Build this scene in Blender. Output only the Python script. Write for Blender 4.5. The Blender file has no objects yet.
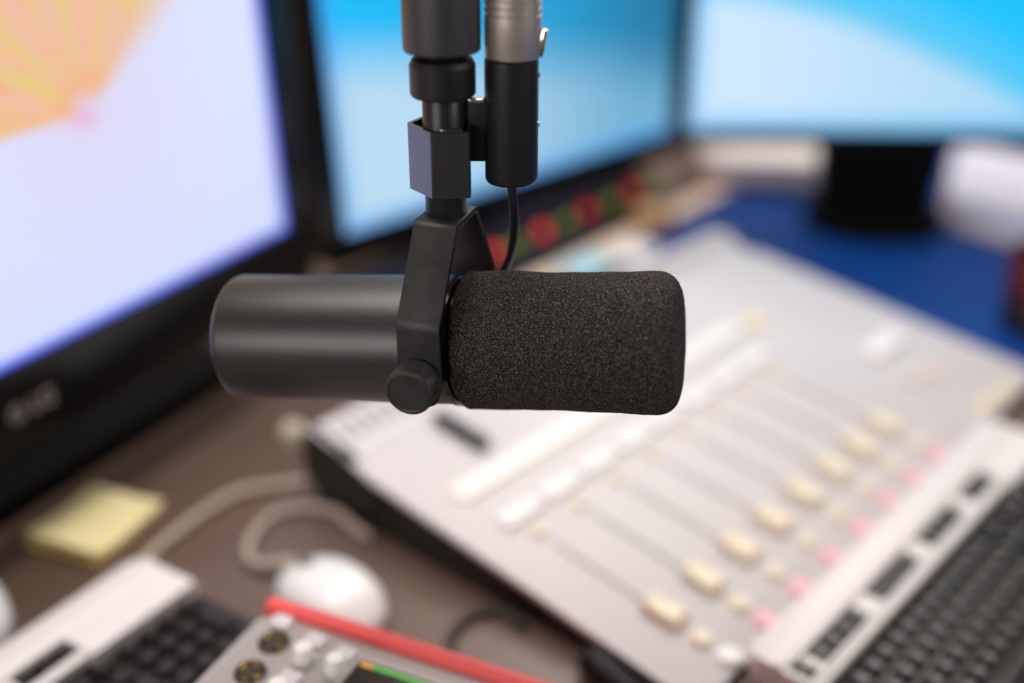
import bpy, bmesh, math, random
from mathutils import Vector, Matrix, noise
random.seed(7)
SC = bpy.context.scene
COL = SC.collection
PI = math.pi
TABLE = 0.75            # height of the desk top above the floor; all z below are above the desk top
R = math.radians

def lin(r, g, b):
    f = lambda c: (c / 12.92) if c <= 0.04045 else ((c + 0.055) / 1.055) ** 2.4
    return (f(r / 255), f(g / 255), f(b / 255), 1.0)

# ------------------------------------------------------------------ materials
def mat(name, col, rough=0.5, metal=0.0, noise_amt=0.0, noise_scale=60.0, bump=0.0, bump_scale=400.0, spec=0.5, coat=0.0):
    m = bpy.data.materials.new(name); m.use_nodes = True
    nt = m.node_tree; b = nt.nodes['Principled BSDF']
    b.inputs['Roughness'].default_value = rough
    b.inputs['Metallic'].default_value = metal
    b.inputs['Specular IOR Level'].default_value = spec
    b.inputs['Coat Weight'].default_value = coat
    tc = nt.nodes.new('ShaderNodeTexCoord')
    n = nt.nodes.new('ShaderNodeTexNoise'); n.inputs['Scale'].default_value = noise_scale; n.inputs['Detail'].default_value = 5
    nt.links.new(tc.outputs['Object'], n.inputs['Vector'])
    r = nt.nodes.new('ShaderNodeValToRGB')
    a = noise_amt
    r.color_ramp.elements[0].position = 0.3; r.color_ramp.elements[1].position = 0.7
    r.color_ramp.elements[0].color = tuple(c * (1 - a) for c in col[:3]) + (1,)
    r.color_ramp.elements[1].color = tuple(min(1, c * (1 + a)) for c in col[:3]) + (1,)
    nt.links.new(n.outputs['Fac'], r.inputs['Fac']); nt.links.new(r.outputs['Color'], b.inputs['Base Color'])
    if bump:
        n2 = nt.nodes.new('ShaderNodeTexNoise'); n2.inputs['Scale'].default_value = bump_scale; n2.inputs['Detail'].default_value = 3
        nt.links.new(tc.outputs['Object'], n2.inputs['Vector'])
        bp = nt.nodes.new('ShaderNodeBump'); bp.inputs['Strength'].default_value = bump; bp.inputs['Distance'].default_value = 0.0005
        nt.links.new(n2.outputs['Fac'], bp.inputs['Height']); nt.links.new(bp.outputs['Normal'], b.inputs['Normal'])
    return m

M = {}
M['desk'] = mat('desk_laminate', lin(104, 83, 71), 0.36, noise_amt=0.06, noise_scale=30)
M['mat'] = mat('desk_sheet_navy', lin(14, 64, 136), 0.5, noise_amt=0.06, noise_scale=40, spec=0.15)
M['floor'] = mat('floor_carpet', lin(95, 92, 90), 0.9, noise_amt=0.2, noise_scale=200)
M['wall'] = mat('wall_paint', lin(206, 200, 194), 0.8, noise_amt=0.02, noise_scale=8)
M['legmetal'] = mat('desk_leg_metal', lin(70, 70, 72), 0.4, 0.8)
M['micblack'] = mat('mic_black_satin', lin(26, 25, 25), 0.40, noise_amt=0.15, noise_scale=140, bump=0.10, bump_scale=2500, spec=1.0)
M['yokeblack'] = mat('yoke_black_paint', lin(50, 48, 48), 0.45, noise_amt=0.3, noise_scale=120, bump=0.1, bump_scale=2500)
M['gloss'] = mat('gloss_black', lin(22, 22, 24), 0.2, noise_amt=0.05)
M['sleeve'] = mat('sleeve_dark_grey', lin(88, 86, 90), 0.42, 0.6, noise_amt=0.05, bump=0.08, bump_scale=2500)
M['rubber'] = mat('black_rubber', lin(26, 26, 27), 0.45, noise_amt=0.1)
M['matblack'] = mat('matt_black_paint', lin(52, 51, 53), 0.36, 0.5, noise_amt=0.06)
M['clamp'] = mat('anodised_dark_metal', lin(112, 108, 118), 0.17, 0.9, noise_amt=0.04)
M['nickel'] = mat('satin_nickel', lin(226, 216, 206), 0.42, 0.85, noise_amt=0.04)
M['chrome'] = mat('chrome', lin(235, 232, 228), 0.15, 1.0)
M['bezel'] = mat('monitor_gloss_black', lin(20, 18, 18), 0.18, noise_amt=0.05)
M['plasticblack'] = mat('monitor_black_plastic', lin(10, 9, 9), 0.7, noise_amt=0.08, spec=0.12)
M['console'] = mat('console_light_grey', lin(211, 205, 206), 0.45, noise_amt=0.015, noise_scale=25)
M['consoledark'] = mat('console_side_black', lin(30, 27, 26), 0.5, noise_amt=0.1)
M['slotgrey'] = mat('fader_slot_grey', lin(150, 143, 143), 0.6)
M['ventgrey'] = mat('vent_slot_grey', lin(150, 145, 146), 0.6)
M['white'] = mat('white_plastic', lin(246, 243, 243), 0.35, noise_amt=0.01)
M['warmwhite'] = mat('warm_white_strip', lin(250, 245, 240), 0.4, noise_amt=0.01)
M['cream'] = mat('cream_plastic', lin(253, 238, 212), 0.4, noise_amt=0.02)
M['creamdim'] = mat('cream_grey_plastic', lin(236, 224, 202), 0.4, noise_amt=0.02)
M['yellow'] = mat('pale_yellow_button', lin(246, 228, 186), 0.4)
M['pink'] = mat('pink_button', lin(253, 196, 201), 0.4, noise_amt=0.02)
M['palepink'] = mat('pale_pink_button', lin(226, 208, 202), 0.45)
M['key'] = mat('key_black', lin(38, 29, 25), 0.28, noise_amt=0.1, noise_scale=80, spec=0.45)
M['kbbody'] = mat('keyboard_black', lin(34, 29, 28), 0.45, noise_amt=0.08)
M['strip'] = mat('keyboard_silver_strip', lin(232, 224, 222), 0.38, noise_amt=0.01)
M['stripdim'] = mat('keyboard_grey_bridge', lin(186, 176, 170), 0.4)
M['mouse'] = mat('mouse_white', lin(238, 236, 236), 0.25, noise_amt=0.01, coat=0.3)
M['mousegrey'] = mat('mouse_grey_base', lin(110, 112, 122), 0.4)
M['cablegrey'] = mat('cable_beige_grey', lin(182, 164, 150), 0.5, noise_amt=0.04)
M['cabledark'] = mat('cable_dark', lin(52, 46, 43), 0.5, noise_amt=0.05)
M['note'] = mat('sticky_note_yellow', lin(255, 238, 180), 0.8, noise_amt=0.02)
M['noteedge'] = mat('sticky_note_pad_edge', lin(240, 205, 120), 0.85, noise_amt=0.06, noise_scale=300)
M['boxgrey'] = mat('interface_grey_metal', lin(168, 160, 158), 0.4, 0.1, noise_amt=0.03)
M['knobgrey'] = mat('pale_grey_plastic', lin(216, 209, 212), 0.4, noise_amt=0.01)
M['red'] = mat('red_side_panel', lin(255, 96, 93), 0.4, noise_amt=0.03)
M['gold'] = mat('gold_contact', lin(212, 165, 60), 0.25, 1.0)
M['socketblack'] = mat('socket_black', lin(20, 18, 16), 0.5)
M['display'] = mat('display_dark', lin(40, 32, 28), 0.2)
M['paper'] = mat('paper_white', lin(244, 234, 232), 0.8, noise_amt=0.02)
M['paperlav'] = mat('paper_cool_white', lin(230, 230, 248), 0.8, noise_amt=0.02)
M['kraft'] = mat('kraft_card', lin(196, 140, 104), 0.8, noise_amt=0.05)
M['beigecard'] = mat('beige_card', lin(240, 216, 192), 0.8, noise_amt=0.03)
M['bluepaper'] = mat('light_blue_paper', lin(178, 222, 236), 0.8, noise_amt=0.02)
M['tape'] = mat('brown_tape', lin(196, 156, 104), 0.4, noise_amt=0.1)
M['panelnavy'] = mat('panel_navy', lin(24, 22, 42), 0.45, noise_amt=0.05)
M['darkred'] = mat('dark_red_plastic', lin(96, 26, 36), 0.35, noise_amt=0.05)
M['silverlogo'] = mat('logo_silver', lin(190, 176, 172), 0.35, 0.3)

def emit(name, col, s=1.0, base=None):
    m = bpy.data.materials.new(name); m.use_nodes = True
    b = m.node_tree.nodes['Principled BSDF']
    b.inputs['Base Color'].default_value = base or col
    b.inputs['Emission Color'].default_value = col; b.inputs['Emission Strength'].default_value = s
    b.inputs['Roughness'].default_value = 0.4
    return m
M['redlight'] = emit('red_lit_button', lin(176, 14, 42), 1.0)
M['orangelight'] = emit('orange_lit_button', lin(214, 58, 40), 1.0)
M['greenlight'] = emit('green_lit_button', lin(96, 112, 22), 0.8)
M['greenled'] = emit('green_led', lin(70, 150, 60), 0.8)
M['amberled'] = emit('amber_led', lin(200, 140, 60), 0.8)

# foam: open-cell grain
def foam_mat():
    m = bpy.data.materials.new('open_cell_foam'); m.use_nodes = True
    nt = m.node_tree; b = nt.nodes['Principled BSDF']; L = nt.links.new
    b.inputs['Roughness'].default_value = 0.95; b.inputs['Specular IOR Level'].default_value = 0.15
    tc = nt.nodes.new('ShaderNodeTexCoord')
    n = nt.nodes.new('ShaderNodeTexNoise'); n.inputs['Scale'].default_value = 1900; n.inputs['Detail'].default_value = 2.0; n.inputs['Roughness'].default_value = 0.65
    L(tc.outputs['Object'], n.inputs['Vector'])
    r = nt.nodes.new('ShaderNodeValToRGB'); e = r.color_ramp.elements
    e[0].position = 0.34; e[0].color = lin(16, 14, 13)
    e[1].position = 0.70; e[1].color = lin(140, 131, 124)
    mid = e.new(0.52); mid.color = lin(57, 52, 49)
    L(n.outputs['Fac'], r.inputs['Fac']); L(r.outputs['Color'], b.inputs['Base Color'])
    bp = nt.nodes.new('ShaderNodeBump'); bp.inputs['Strength'].default_value = 0.9; bp.inputs['Distance'].default_value = 0.0006
    L(n.outputs['Fac'], bp.inputs['Height']); L(bp.outputs['Normal'], b.inputs['Normal'])
    return m
M['foam'] = foam_mat()

# ------------------------------------------------------------------ screens (pictures shown by the displays)
class NT:
    def __init__(s, name):
        s.m = bpy.data.materials.new(name); s.m.use_nodes = True; s.nt = s.m.node_tree
        s.b = s.nt.nodes['Principled BSDF']
        s.b.inputs['Base Color'].default_value = (0.01, 0.01, 0.012, 1); s.b.inputs['Roughness'].default_value = 0.35
        uv = s.nt.nodes.new('ShaderNodeUVMap'); uv.uv_map = 'UVMap'
        sp = s.nt.nodes.new('ShaderNodeSeparateXYZ'); s.nt.links.new(uv.outputs['UV'], sp.inputs[0])
        s.uv = uv.outputs['UV']; s.u = sp.outputs['X']; s.v = sp.outputs['Y']
    def f(s, op, a, b=None, c=None, clamp=False):
        n = s.nt.nodes.new('ShaderNodeMath'); n.operation = op; n.use_clamp = clamp
        for i, x in enumerate((a, b, c)):
            if x is None: continue
            if isinstance(x, (int, float)): n.inputs[i].default_value = x
            else: s.nt.links.new(x, n.inputs[i])
        return n.outputs[0]
    def ss(s, x, a, b):          # smooth step from a to b
        n = s.nt.nodes.new('ShaderNodeMapRange'); n.interpolation_type = 'SMOOTHSTEP'
        s.nt.links.new(x, n.inputs['Value']); n.inputs['From Min'].default_value = a; n.inputs['From Max'].default_value = b
        return n.outputs['Result']
    def mix(s, fac, a, b):
        n = s.nt.nodes.new('ShaderNodeMix'); n.data_type = 'RGBA'
        for i, x in ((0, fac), (6, a), (7, b)):
            if isinstance(x, (int, float, tuple)): n.inputs[i].default_value = x
            else: s.nt.links.new(x, n.inputs[i])
        return n.outputs[2]
    def ramp(s, x, stops):
        n = s.nt.nodes.new('ShaderNodeValToRGB'); e = n.color_ramp.elements
        e[0].position, e[0].color = stops[0]; e[1].position, e[1].color = stops[-1]
        for p, c in stops[1:-1]:
            q = e.new(p); q.color = c
        s.nt.links.new(x, n.inputs['Fac']); return n.outputs['Color']
    def noise(s, vec, scale, detail=3, dist=0.0):
        n = s.nt.nodes.new('ShaderNodeTexNoise'); n.inputs['Scale'].default_value = scale; n.inputs['Detail'].default_value = detail
        n.inputs['Distortion'].default_value = dist
        s.nt.links.new(vec, n.inputs['Vector']); return n.outputs['Fac']
    def comb(s, x, y):
        n = s.nt.nodes.new('ShaderNodeCombineXYZ')
        for i, q in enumerate((x, y)):
            if isinstance(q, (int, float)): n.inputs[i].default_value = q
            else: s.nt.links.new(q, n.inputs[i])
        return n.outputs[0]
    def done(s, col, strength):
        s.nt.links.new(col, s.b.inputs['Emission Color']); s.b.inputs['Emission Strength'].default_value = strength
        return s.m

def screen_flower():             # a blossom with yellow and orange petals on a pale lilac ground
    t = NT('flower_wallpaper')
    ASP = 0.50 / 0.29
    dx = t.f('MULTIPLY', t.f('SUBTRACT', t.u, 0.658), ASP); dy = t.f('SUBTRACT', t.v, 0.452)
    ang = t.f('ARCTAN2', dy, dx)                       # petals fan from the heart of the blossom
    rad = t.f('SQRT', t.f('ADD', t.f('MULTIPLY', dx, dx), t.f('MULTIPLY', dy, dy)))
    st = t.noise(t.comb(t.f('MULTIPLY', ang, 3.2), t.f('MULTIPLY', rad, 1.1)), 2.3, 3, 0.3)
    st2 = t.noise(t.comb(t.f('MULTIPLY', ang, 7.0), t.f('MULTIPLY', rad, 1.6)), 2.0, 2, 0.2)
    s = t.f('ADD', t.f('MULTIPLY', st, 0.5), t.f('MULTIPLY', st2, 0.5))
    pet = t.ramp(s, [(0.34, lin(246, 170, 112)), (0.42, lin(240, 194, 150)), (0.47, lin(238, 190, 176)), (0.52, lin(242, 188, 140)), (0.58, lin(230, 206, 130)), (0.68, lin(226, 214, 104))])
    core = t.ss(rad, 0.13, 0.0)
    pet = t.mix(t.f('MULTIPLY', core, 0.75), pet, lin(250, 164, 112))
    a0 = t.ss(ang, 0.42, 0.86)                          # the right rim of the fan
    wob = t.f('MULTIPLY', t.f('SUBTRACT', st2, 0.5), 0.5)
    angl = t.f('ADD', t.f('MODULO', t.f('ADD', ang, 2 * PI), 2 * PI), wob)
    a1 = t.ss(angl, 3.62, 3.15)                         # the left rim
    mask = t.f('MULTIPLY', t.f('MULTIPLY', a0, a1), t.ss(rad, 0.0, 0.07), clamp=True)
    bg = t.mix(t.ss(rad, 0.5, 0.0), lin(219, 228, 255), lin(222, 218, 248))
    col = t.mix(mask, bg, pet)
    tip = t.f('MULTIPLY', t.ss(t.f('ADD', t.f('POWER', t.f('SUBTRACT', t.u, 0.650), 2), t.f('POWER', t.f('SUBTRACT', t.v, 0.445), 2)), 0.0012, 0.0), 0.5)
    col = t.mix(tip, col, lin(240, 160, 190))
    low = t.f('MULTIPLY', t.ss(t.v, 0.5, 0.0), 0.45)
    col = t.mix(low, col, lin(204, 212, 255))
    edge = t.f('MAXIMUM', t.ss(t.u, 0.975, 0.998), t.ss(t.v, 0.030, 0.003))  # blue viewing-angle and blur fringe, painted into the emission at right and bottom
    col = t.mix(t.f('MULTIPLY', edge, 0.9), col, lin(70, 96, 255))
    return t.done(col, 1.0)

def screen_cyan():
    t = NT('blue_wallpaper_centre')
    n = t.noise(t.uv, 2.2, 3, 0.6)
    vv = t.f('ADD', t.v, t.f('MULTIPLY', t.f('SUBTRACT', n, 0.5), 0.10))
    top = t.mix(t.ss(t.u, 0.0, 0.95), lin(14, 188, 250), lin(38, 128, 172))
    bot = t.mix(t.ss(t.u, 0.10, 0.85), lin(186, 220, 242), lin(112, 176, 212))
    y = t.f('ADD', vv, t.f('MULTIPLY', t.u, 0.30))       # the pale band falls away to the right
    col = t.mix(t.ss(y, 0.38, 0.66), bot, top)
    dk = t.f('MULTIPLY', t.ss(t.u, 0.62, 1.0), t.ss(t.v, 0.05, 0.35))
    col = t.mix(t.f('MULTIPLY', dk, 0.55), col, lin(34, 112, 152))
    edge = t.f('MAXIMUM', t.ss(t.u, 0.045, 0.0), t.ss(t.v, 0.07, 0.0))
    col = t.mix(t.f('MULTIPLY', edge, 0.7), col, lin(70, 160, 240))
    return t.done(col, 1.0)

def screen_pale():
    t = NT('blue_wallpaper_right')
    n = t.noise(t.uv, 2.0, 2, 0.4)
    # boundary of the pale sweep: high at the left, falling to the right
    lim = t.f('SUBTRACT', 0.51, t.f('MULTIPLY', t.f('POWER', t.u, 1.7), 0.62))
    d = t.f('SUBTRACT', t.f('ADD', t.v, t.f('MULTIPLY', t.f('SUBTRACT', n, 0.5), 0.05)), lim)
    pale = t.mix(t.ss(t.u, 0.05, 0.8), lin(204, 231, 255), lin(176, 219, 246))
    cy = t.mix(t.ss(d, 0.0, 0.30), lin(96, 204, 246), lin(12, 194, 255))
    col = t.mix(t.ss(d, -0.04, 0.07), pale, cy)
    edge = t.f('MAXIMUM', t.ss(t.v, 0.10, 0.0), t.ss(t.u, 0.05, 0.0))
    col = t.mix(t.f('MULTIPLY', edge, 0.8), col, lin(96, 186, 244))
    return t.done(col, 1.0)

# ------------------------------------------------------------------ mesh helpers
def finish(bm, name, m, parent=None, loc=None, sharp=35, smooth=True):
    bmesh.ops.recalc_face_normals(bm, faces=bm.faces)
    me = bpy.data.meshes.new(name); bm.to_mesh(me); bm.free()
    if smooth:
        for p in me.polygons: p.use_smooth = True
        me.set_sharp_from_angle(angle=R(sharp))
    if isinstance(m, (list, tuple)):
        for x in m: me.materials.append(x)
    else: me.materials.append(m)
    o = bpy.data.objects.new(name, me); COL.objects.link(o)
    if parent: o.parent = parent
    if loc: o.location = loc
    return o

def box(bm, c, s, bev=0.0, seg=2, rot=None):
    r = bmesh.ops.create_cube(bm, size=1.0)
    vs = r['verts']
    bmesh.ops.scale(bm, vec=s, verts=vs)
    if bev:
        es = list({e for v in vs for e in v.link_edges})
        rr = bmesh.ops.bevel(bm, geom=es, offset=bev, segments=seg, affect='EDGES', profile=0.5)
        vs = list({v for f in rr['faces'] for v in f.verts} | {v for v in vs if v.is_valid})
        # everything connected to the new faces
        seen = set(vs); st = list(vs)
        while st:
            v = st.pop()
            for e in v.link_edges:
                w = e.other_vert(v)
                if w not in seen: seen.add(w); st.append(w)
        vs = list(seen)
    if rot is not None: bmesh.ops.transform(bm, matrix=rot.to_4x4(), verts=vs)
    bmesh.ops.translate(bm, vec=c, verts=vs)
    return vs

def lathe(bm, prof, segs=48, mtx=None, cap=True, fr=None):
    """prof: list of (radius, height) about local Z. fr(angle, i) scales the radius."""
    rings = []
    for i, (r, h) in enumerate(prof):
        ring = []
        for k in range(segs):
            a = 2 * PI * k / segs; q = r * (fr(a, i) if fr else 1)
            ring.append(bm.verts.new((q * math.cos(a), q * math.sin(a), h)))
        rings.append(ring)
    for a, b in zip(rings, rings[1:]):
        for k in range(segs):
            bm.faces.new((a[k], a[(k + 1) % segs], b[(k + 1) % segs], b[k]))
    if cap:
        bm.faces.new(rings[0][::-1]); bm.faces.new(rings[-1])
    vs = [v for r in rings for v in r]
    if mtx is not None: bmesh.ops.transform(bm, matrix=mtx, verts=vs)
    return vs

def spline(pts, n=8):
    P = [Vector(p) for p in pts]; out = []
    for i in range(len(P) - 1):
        p0 = P[max(i - 1, 0)]; p1 = P[i]; p2 = P[i + 1]; p3 = P[min(i + 2, len(P) - 1)]
        for k in range(n):
            t = k / n
            out.append(0.5 * ((2 * p1) + (-p0 + p2) * t + (2 * p0 - 5 * p1 + 4 * p2 - p3) * t * t + (-p0 + 3 * p1 - 3 * p2 + p3) * t ** 3))
    out.append(P[-1]); return out

def tube(bm, pts, r, segs=10, cap=True):
    pts = [Vector(p) for p in pts]; rings = []
    up = Vector((0, 0, 1))
    prev = None
    for i, p in enumerate(pts):
        d = (pts[min(i + 1, len(pts) - 1)] - pts[max(i - 1, 0)]).normalized()
        if prev is None:
            n = d.cross(up)
            if n.length < 1e-3: n = d.cross(Vector((1, 0, 0)))
            n.normalize()
        else:
            n = (prev - d * prev.dot(d)).normalized()
        prev = n; b = d.cross(n)
        rr = r(i / (len(pts) - 1)) if callable(r) else r
        rings.append([bm.verts.new(p + (n * math.cos(2 * PI * k / segs) + b * math.sin(2 * PI * k / segs)) * rr) for k in range(segs)])
    for a, b in zip(rings, rings[1:]):
        for k in range(segs): bm.faces.new((a[k], a[(k + 1) % segs], b[(k + 1) % segs], b[k]))
    if cap: bm.faces.new(rings[0][::-1]); bm.faces.new(rings[-1])

def prism(bm, poly, z0, z1, bev=0.0, seg=2):
    a = [bm.verts.new((x, y, z0)) for x, y in poly]; b = [bm.verts.new((x, y, z1)) for x, y in poly]
    n = len(poly); fs = [bm.faces.new(a[::-1]), bm.faces.new(b)]
    for k in range(n): fs.append(bm.faces.new((a[k], a[(k + 1) % n], b[(k + 1) % n], b[k])))
    if bev:
        es = [e for e in fs[1].edges]
        bmesh.ops.bevel(bm, geom=es, offset=bev, segments=seg, affect='EDGES', profile=0.5)

def rrect(x0, y0, x1, y1, r, n=6):
    out = []
    for cx, cy, a0 in ((x1 - r, y1 - r, 0), (x0 + r, y1 - r, 90), (x0 + r, y0 + r, 180), (x1 - r, y0 + r, 270)):
        for k in range(n + 1):
            a = R(a0 + 90 * k / n); out.append((cx + r * math.cos(a), cy + r * math.sin(a)))
    return out

def thing(name, label, cat, loc=(0, 0, 0), rz=0.0, group=None, mtx=None):
    o = bpy.data.objects.new(name, None); COL.objects.link(o); o.empty_display_size = 0.02
    if mtx is not None: o.matrix_world = mtx
    else:
        o.location = (loc[0], loc[1], loc[2] + TABLE); o.rotation_euler = (0, 0, rz)
    o['label'] = label; o['category'] = cat
    if group: o['group'] = group
    return o

def tag(o, label, cat, group=None):
    o['label'] = label; o['category'] = cat
    if group: o['group'] = group
    return o

def copy_part(o, parent, loc=None, label=None):
    c = o.copy(); COL.objects.link(c); c.parent = parent
    if loc is not None: c.location = loc
    if label: c['label'] = label
    return c

# ------------------------------------------------------------------ setting
def struct(name, c, s, m):
    bm = bmesh.new(); box(bm, (c[0], c[1], c[2] + TABLE), s)
    o = finish(bm, name, m, smooth=False); o['kind'] = 'structure'; return o
struct('floor', (0.1, 0.4, -TABLE - 0.05), (4.4, 4.4, 0.1), M['floor'])
struct('wall_back', (0.1, 2.65, 0.65), (4.4, 0.1, 2.8), M['wall'])
struct('wall_left', (-2.15, 0.4, 0.65), (0.1, 4.4, 2.8), M['wall'])

desk = thing('desk', 'dark brown-grey laminate studio desk carrying all the equipment', 'desk', (0.15, 1.0, -TABLE))
bm = bmesh.new(); box(bm, (0, 0, TABLE - 0.0175), (2.3, 1.96, 0.035), 0.004)
finish(bm, 'desk_top', M['desk'], desk)
for sx in (-1, 1):
    for sy in (-1, 1):
        bm = bmesh.new(); box(bm, (sx * 1.05, sy * 0.88, (TABLE - 0.035) / 2), (0.06, 0.06, TABLE - 0.035), 0.004)
        finish(bm, 'leg', M['legmetal'], desk)

bm = bmesh.new()
prism(bm, [(0.13, 1.025), (0.190, 1.065), (0.440, 0.838), (0.465, 0.810), (0.458, 0.655), (0.232, 0.385), (0.30, 0.15), (1.15, 0.15), (1.15, 1.65), (0.40, 1.65), (0.285, 1.37), (0.125, 1.150)][::-1], 0.0002, 0.0014, 0.0004)
bmesh.ops.translate(bm, vec=(0, 0, TABLE), verts=bm.verts)
tag(finish(bm, 'navy_sheet', M['mat'], smooth=False), 'large thin navy blue sheet covering the right side of the desk', 'desk mat')  # thin navy slab lying over the right part of the desk top

# ------------------------------------------------------------------ microphone
MC = Vector((-0.0260, 0.4300, 0.2358))                 # the point where the yoke axis crosses the barrel
YAW = -R(14)
mic = thing('microphone', 'black broadcast microphone with grey foam windscreen hanging level from the boom arm', 'microphone', MC, YAW)
TILT = R(-5.8)
AX = Matrix.Rotation(TILT, 4, 'Y') @ Matrix.Rotation(R(90), 4, 'Y')   # lathe Z -> mic axis (local +X, foam end slightly up)
RB = 0.0269
bm = bmesh.new()
prof = [(0.004, -0.0980), (0.0175, -0.0980), (0.0180, -0.0974), (0.0195, -0.0974), (0.0200, -0.0980)]
for k in range(7):
    a = R(90 * k / 6); prof.append((RB - 0.0045 + 0.0045 * math.sin(a), -0.0935 - 0.0045 * math.cos(a)))
prof += [(RB, -0.06), (RB, -0.03), (RB, 0.0045)]
lathe(bm, prof, 96, AX)
finish(bm, 'barrel', M['micblack'], mic, sharp=50)
bm = bmesh.new()
lathe(bm, [(0.020, 0.0040), (0.0270, 0.0040), (0.0276, 0.0046), (0.0276, 0.0065), (0.0270, 0.0070), (0.0262, 0.0074), (0.0262, 0.0084), (0.0278, 0.0088), (0.0280, 0.0094), (0.0280, 0.0104), (0.020, 0.0110)], 96, AX)
finish(bm, 'front_collar', M['gloss'], mic, sharp=40)
# foam windscreen
bm = bmesh.new()
def foam_r(h):
    return 0.0287 - 0.0006 * math.sin(PI * max(0, min(1, (h - 0.014) / 0.07)))
prof = [(0.010, 0.0085), (0.0267, 0.0085)]
for k in range(1, 7):
    a = R(90 * k / 6); prof.append((0.0267 + 0.0021 * math.sin(a), 0.0106 - 0.0021 * math.cos(a)))
N = 150
for k in range(1, N + 1):
    h = 0.0106 + (0.0862 - 0.0106) * k / N; prof.append((foam_r(h), h))
RE = 0.0085; re0 = foam_r(0.0862)
for k in range(1, 22):
    a = R(90 * k / 21); prof.append((re0 - RE + RE * math.cos(a), 0.0872 + (RE) * math.sin(a)))
for k in range(1, 26): prof.append(((re0 - RE) * (1 - k / 26) + 0.0004, 0.0957 + 0.0004 * math.sin(PI * k / 26)))
vs = lathe(bm, prof, 420, AX)
bm.normal_update()
for v in vs:
    p = v.co * 1500
    d = (noise.noise(p) * 0.00018 + noise.noise(v.co * 700) * 0.00012 + noise.noise(v.co * 90) * 0.00030)
    v.co += v.normal * d
finish(bm, 'windscreen', M['foam'], mic, sharp=180)['label'] = 'dark grey open-cell foam windscreen'

# yoke: a bent strap in the plane across the barrel (local Y/Z), top plate above, arms down both sides
W2 = 0.0089; TH = 0.0024
path = [(-0.0345, -0.0135), (-0.0345, 0.0215), (-0.0120, 0.0560), (0.0120, 0.0560), (0.0345, 0.0215), (0.0345, -0.0135)]
bm = bmesh.new()
def offs(path, d):
    out = []
    for i, p in enumerate(path):
        p = Vector(p)
        t0 = (p - Vector(path[i - 1])).normalized() if i > 0 else None
        t1 = (Vector(path[i + 1]) - p).normalized() if i < len(path) - 1 else None
        t0 = t0 or t1; t1 = t1 or t0
        n0 = Vector((-t0.y, t0.x)); n1 = Vector((-t1.y, t1.x)); n = (n0 + n1).normalized()
        out.append(p + n * d / max(0.3, n.dot(n0)))
    return out
outer = offs(path, 0.0); inner = offs(path, -TH)
rows = []
for i in range(len(path)):
    rows.append([bm.verts.new((sx, q.x, q.y)) for sx, q in ((-W2, outer[i]), (W2, outer[i]), (W2, inner[i]), (-W2, inner[i]))])
for a, b in zip(rows, rows[1:]):
    for k in range(4): bm.faces.new((a[k], a[(k + 1) % 4], b[(k + 1) % 4], b[k]))
bm.faces.new(rows[0][::-1]); bm.faces.new(rows[-1])
# round the strap ends around the pivots
bm.edges.ensure_lookup_table()
ends = [e for e in bm.edges if abs(e.verts[0].co.z + 0.0135) < 1e-4 and abs(e.verts[1].co.z + 0.0135) < 1e-4 and abs(e.verts[0].co.x - e.verts[1].co.x) < 1e-5]
bmesh.ops.bevel(bm, geom=ends, offset=0.0075, segments=8, affect='EDGES', profile=0.5)
bend = [e for e in bm.edges if abs(e.verts[0].co.x - e.verts[1].co.x) > 0.015 and e.verts[0].co.z > 0.01]
bmesh.ops.bevel(bm, geom=bend, offset=0.0022, segments=4, affect='EDGES', profile=0.5)
rim = [e for e in bm.edges if len(e.link_faces) == 2 and e.calc_face_angle(0) > 1.2]
bmesh.ops.bevel(bm, geom=rim, offset=0.0004, segments=2, affect='EDGES', profile=0.5)
bmesh.ops.rotate(bm, cent=(0, 0, 0), matrix=Matrix.Rotation(R(-3.5), 3, 'Z'), verts=bm.verts)
finish(bm, 'yoke', M['yokeblack'], mic, sharp=30)
# knurled thumb knobs on both pivots
for sgn in (-1, 1):
    bm = bmesh.new()
    rk = 0.0097
    def kn(a, i): return 1.0 if i < 2 or i > 6 else 1 - 0.03 * (int(round(a / (2 * PI) * 144)) % 2)
    lathe(bm, [(0.004, 0.0330), (0.0088, 0.0352), (rk, 0.0360), (rk, 0.0385), (rk, 0.0410), (rk, 0.0435), (rk, 0.0456), (rk - 0.0008, 0.0463), (rk - 0.0016, 0.0465), (rk - 0.0022, 0.0462), (0.0005, 0.0462)], 144,
          Matrix.Rotation(R(-3.5), 4, 'Z') @ Matrix.Translation((0, 0, -0.0012)) @ Matrix.Rotation(R(90) if sgn < 0 else R(-90), 4, 'X'), fr=kn)
    finish(bm, 'thumb_knob', M['yokeblack'], mic, sharp=25)
# mounting post up from the yoke
bm = bmesh.new()
lathe(bm, [(0.0079, 0.0555), (0.0081, 0.0560), (0.0081, 0.1026), (0.0079, 0.1029)], 48)
finish(bm, 'mount_post', M['matblack'], mic)
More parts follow.
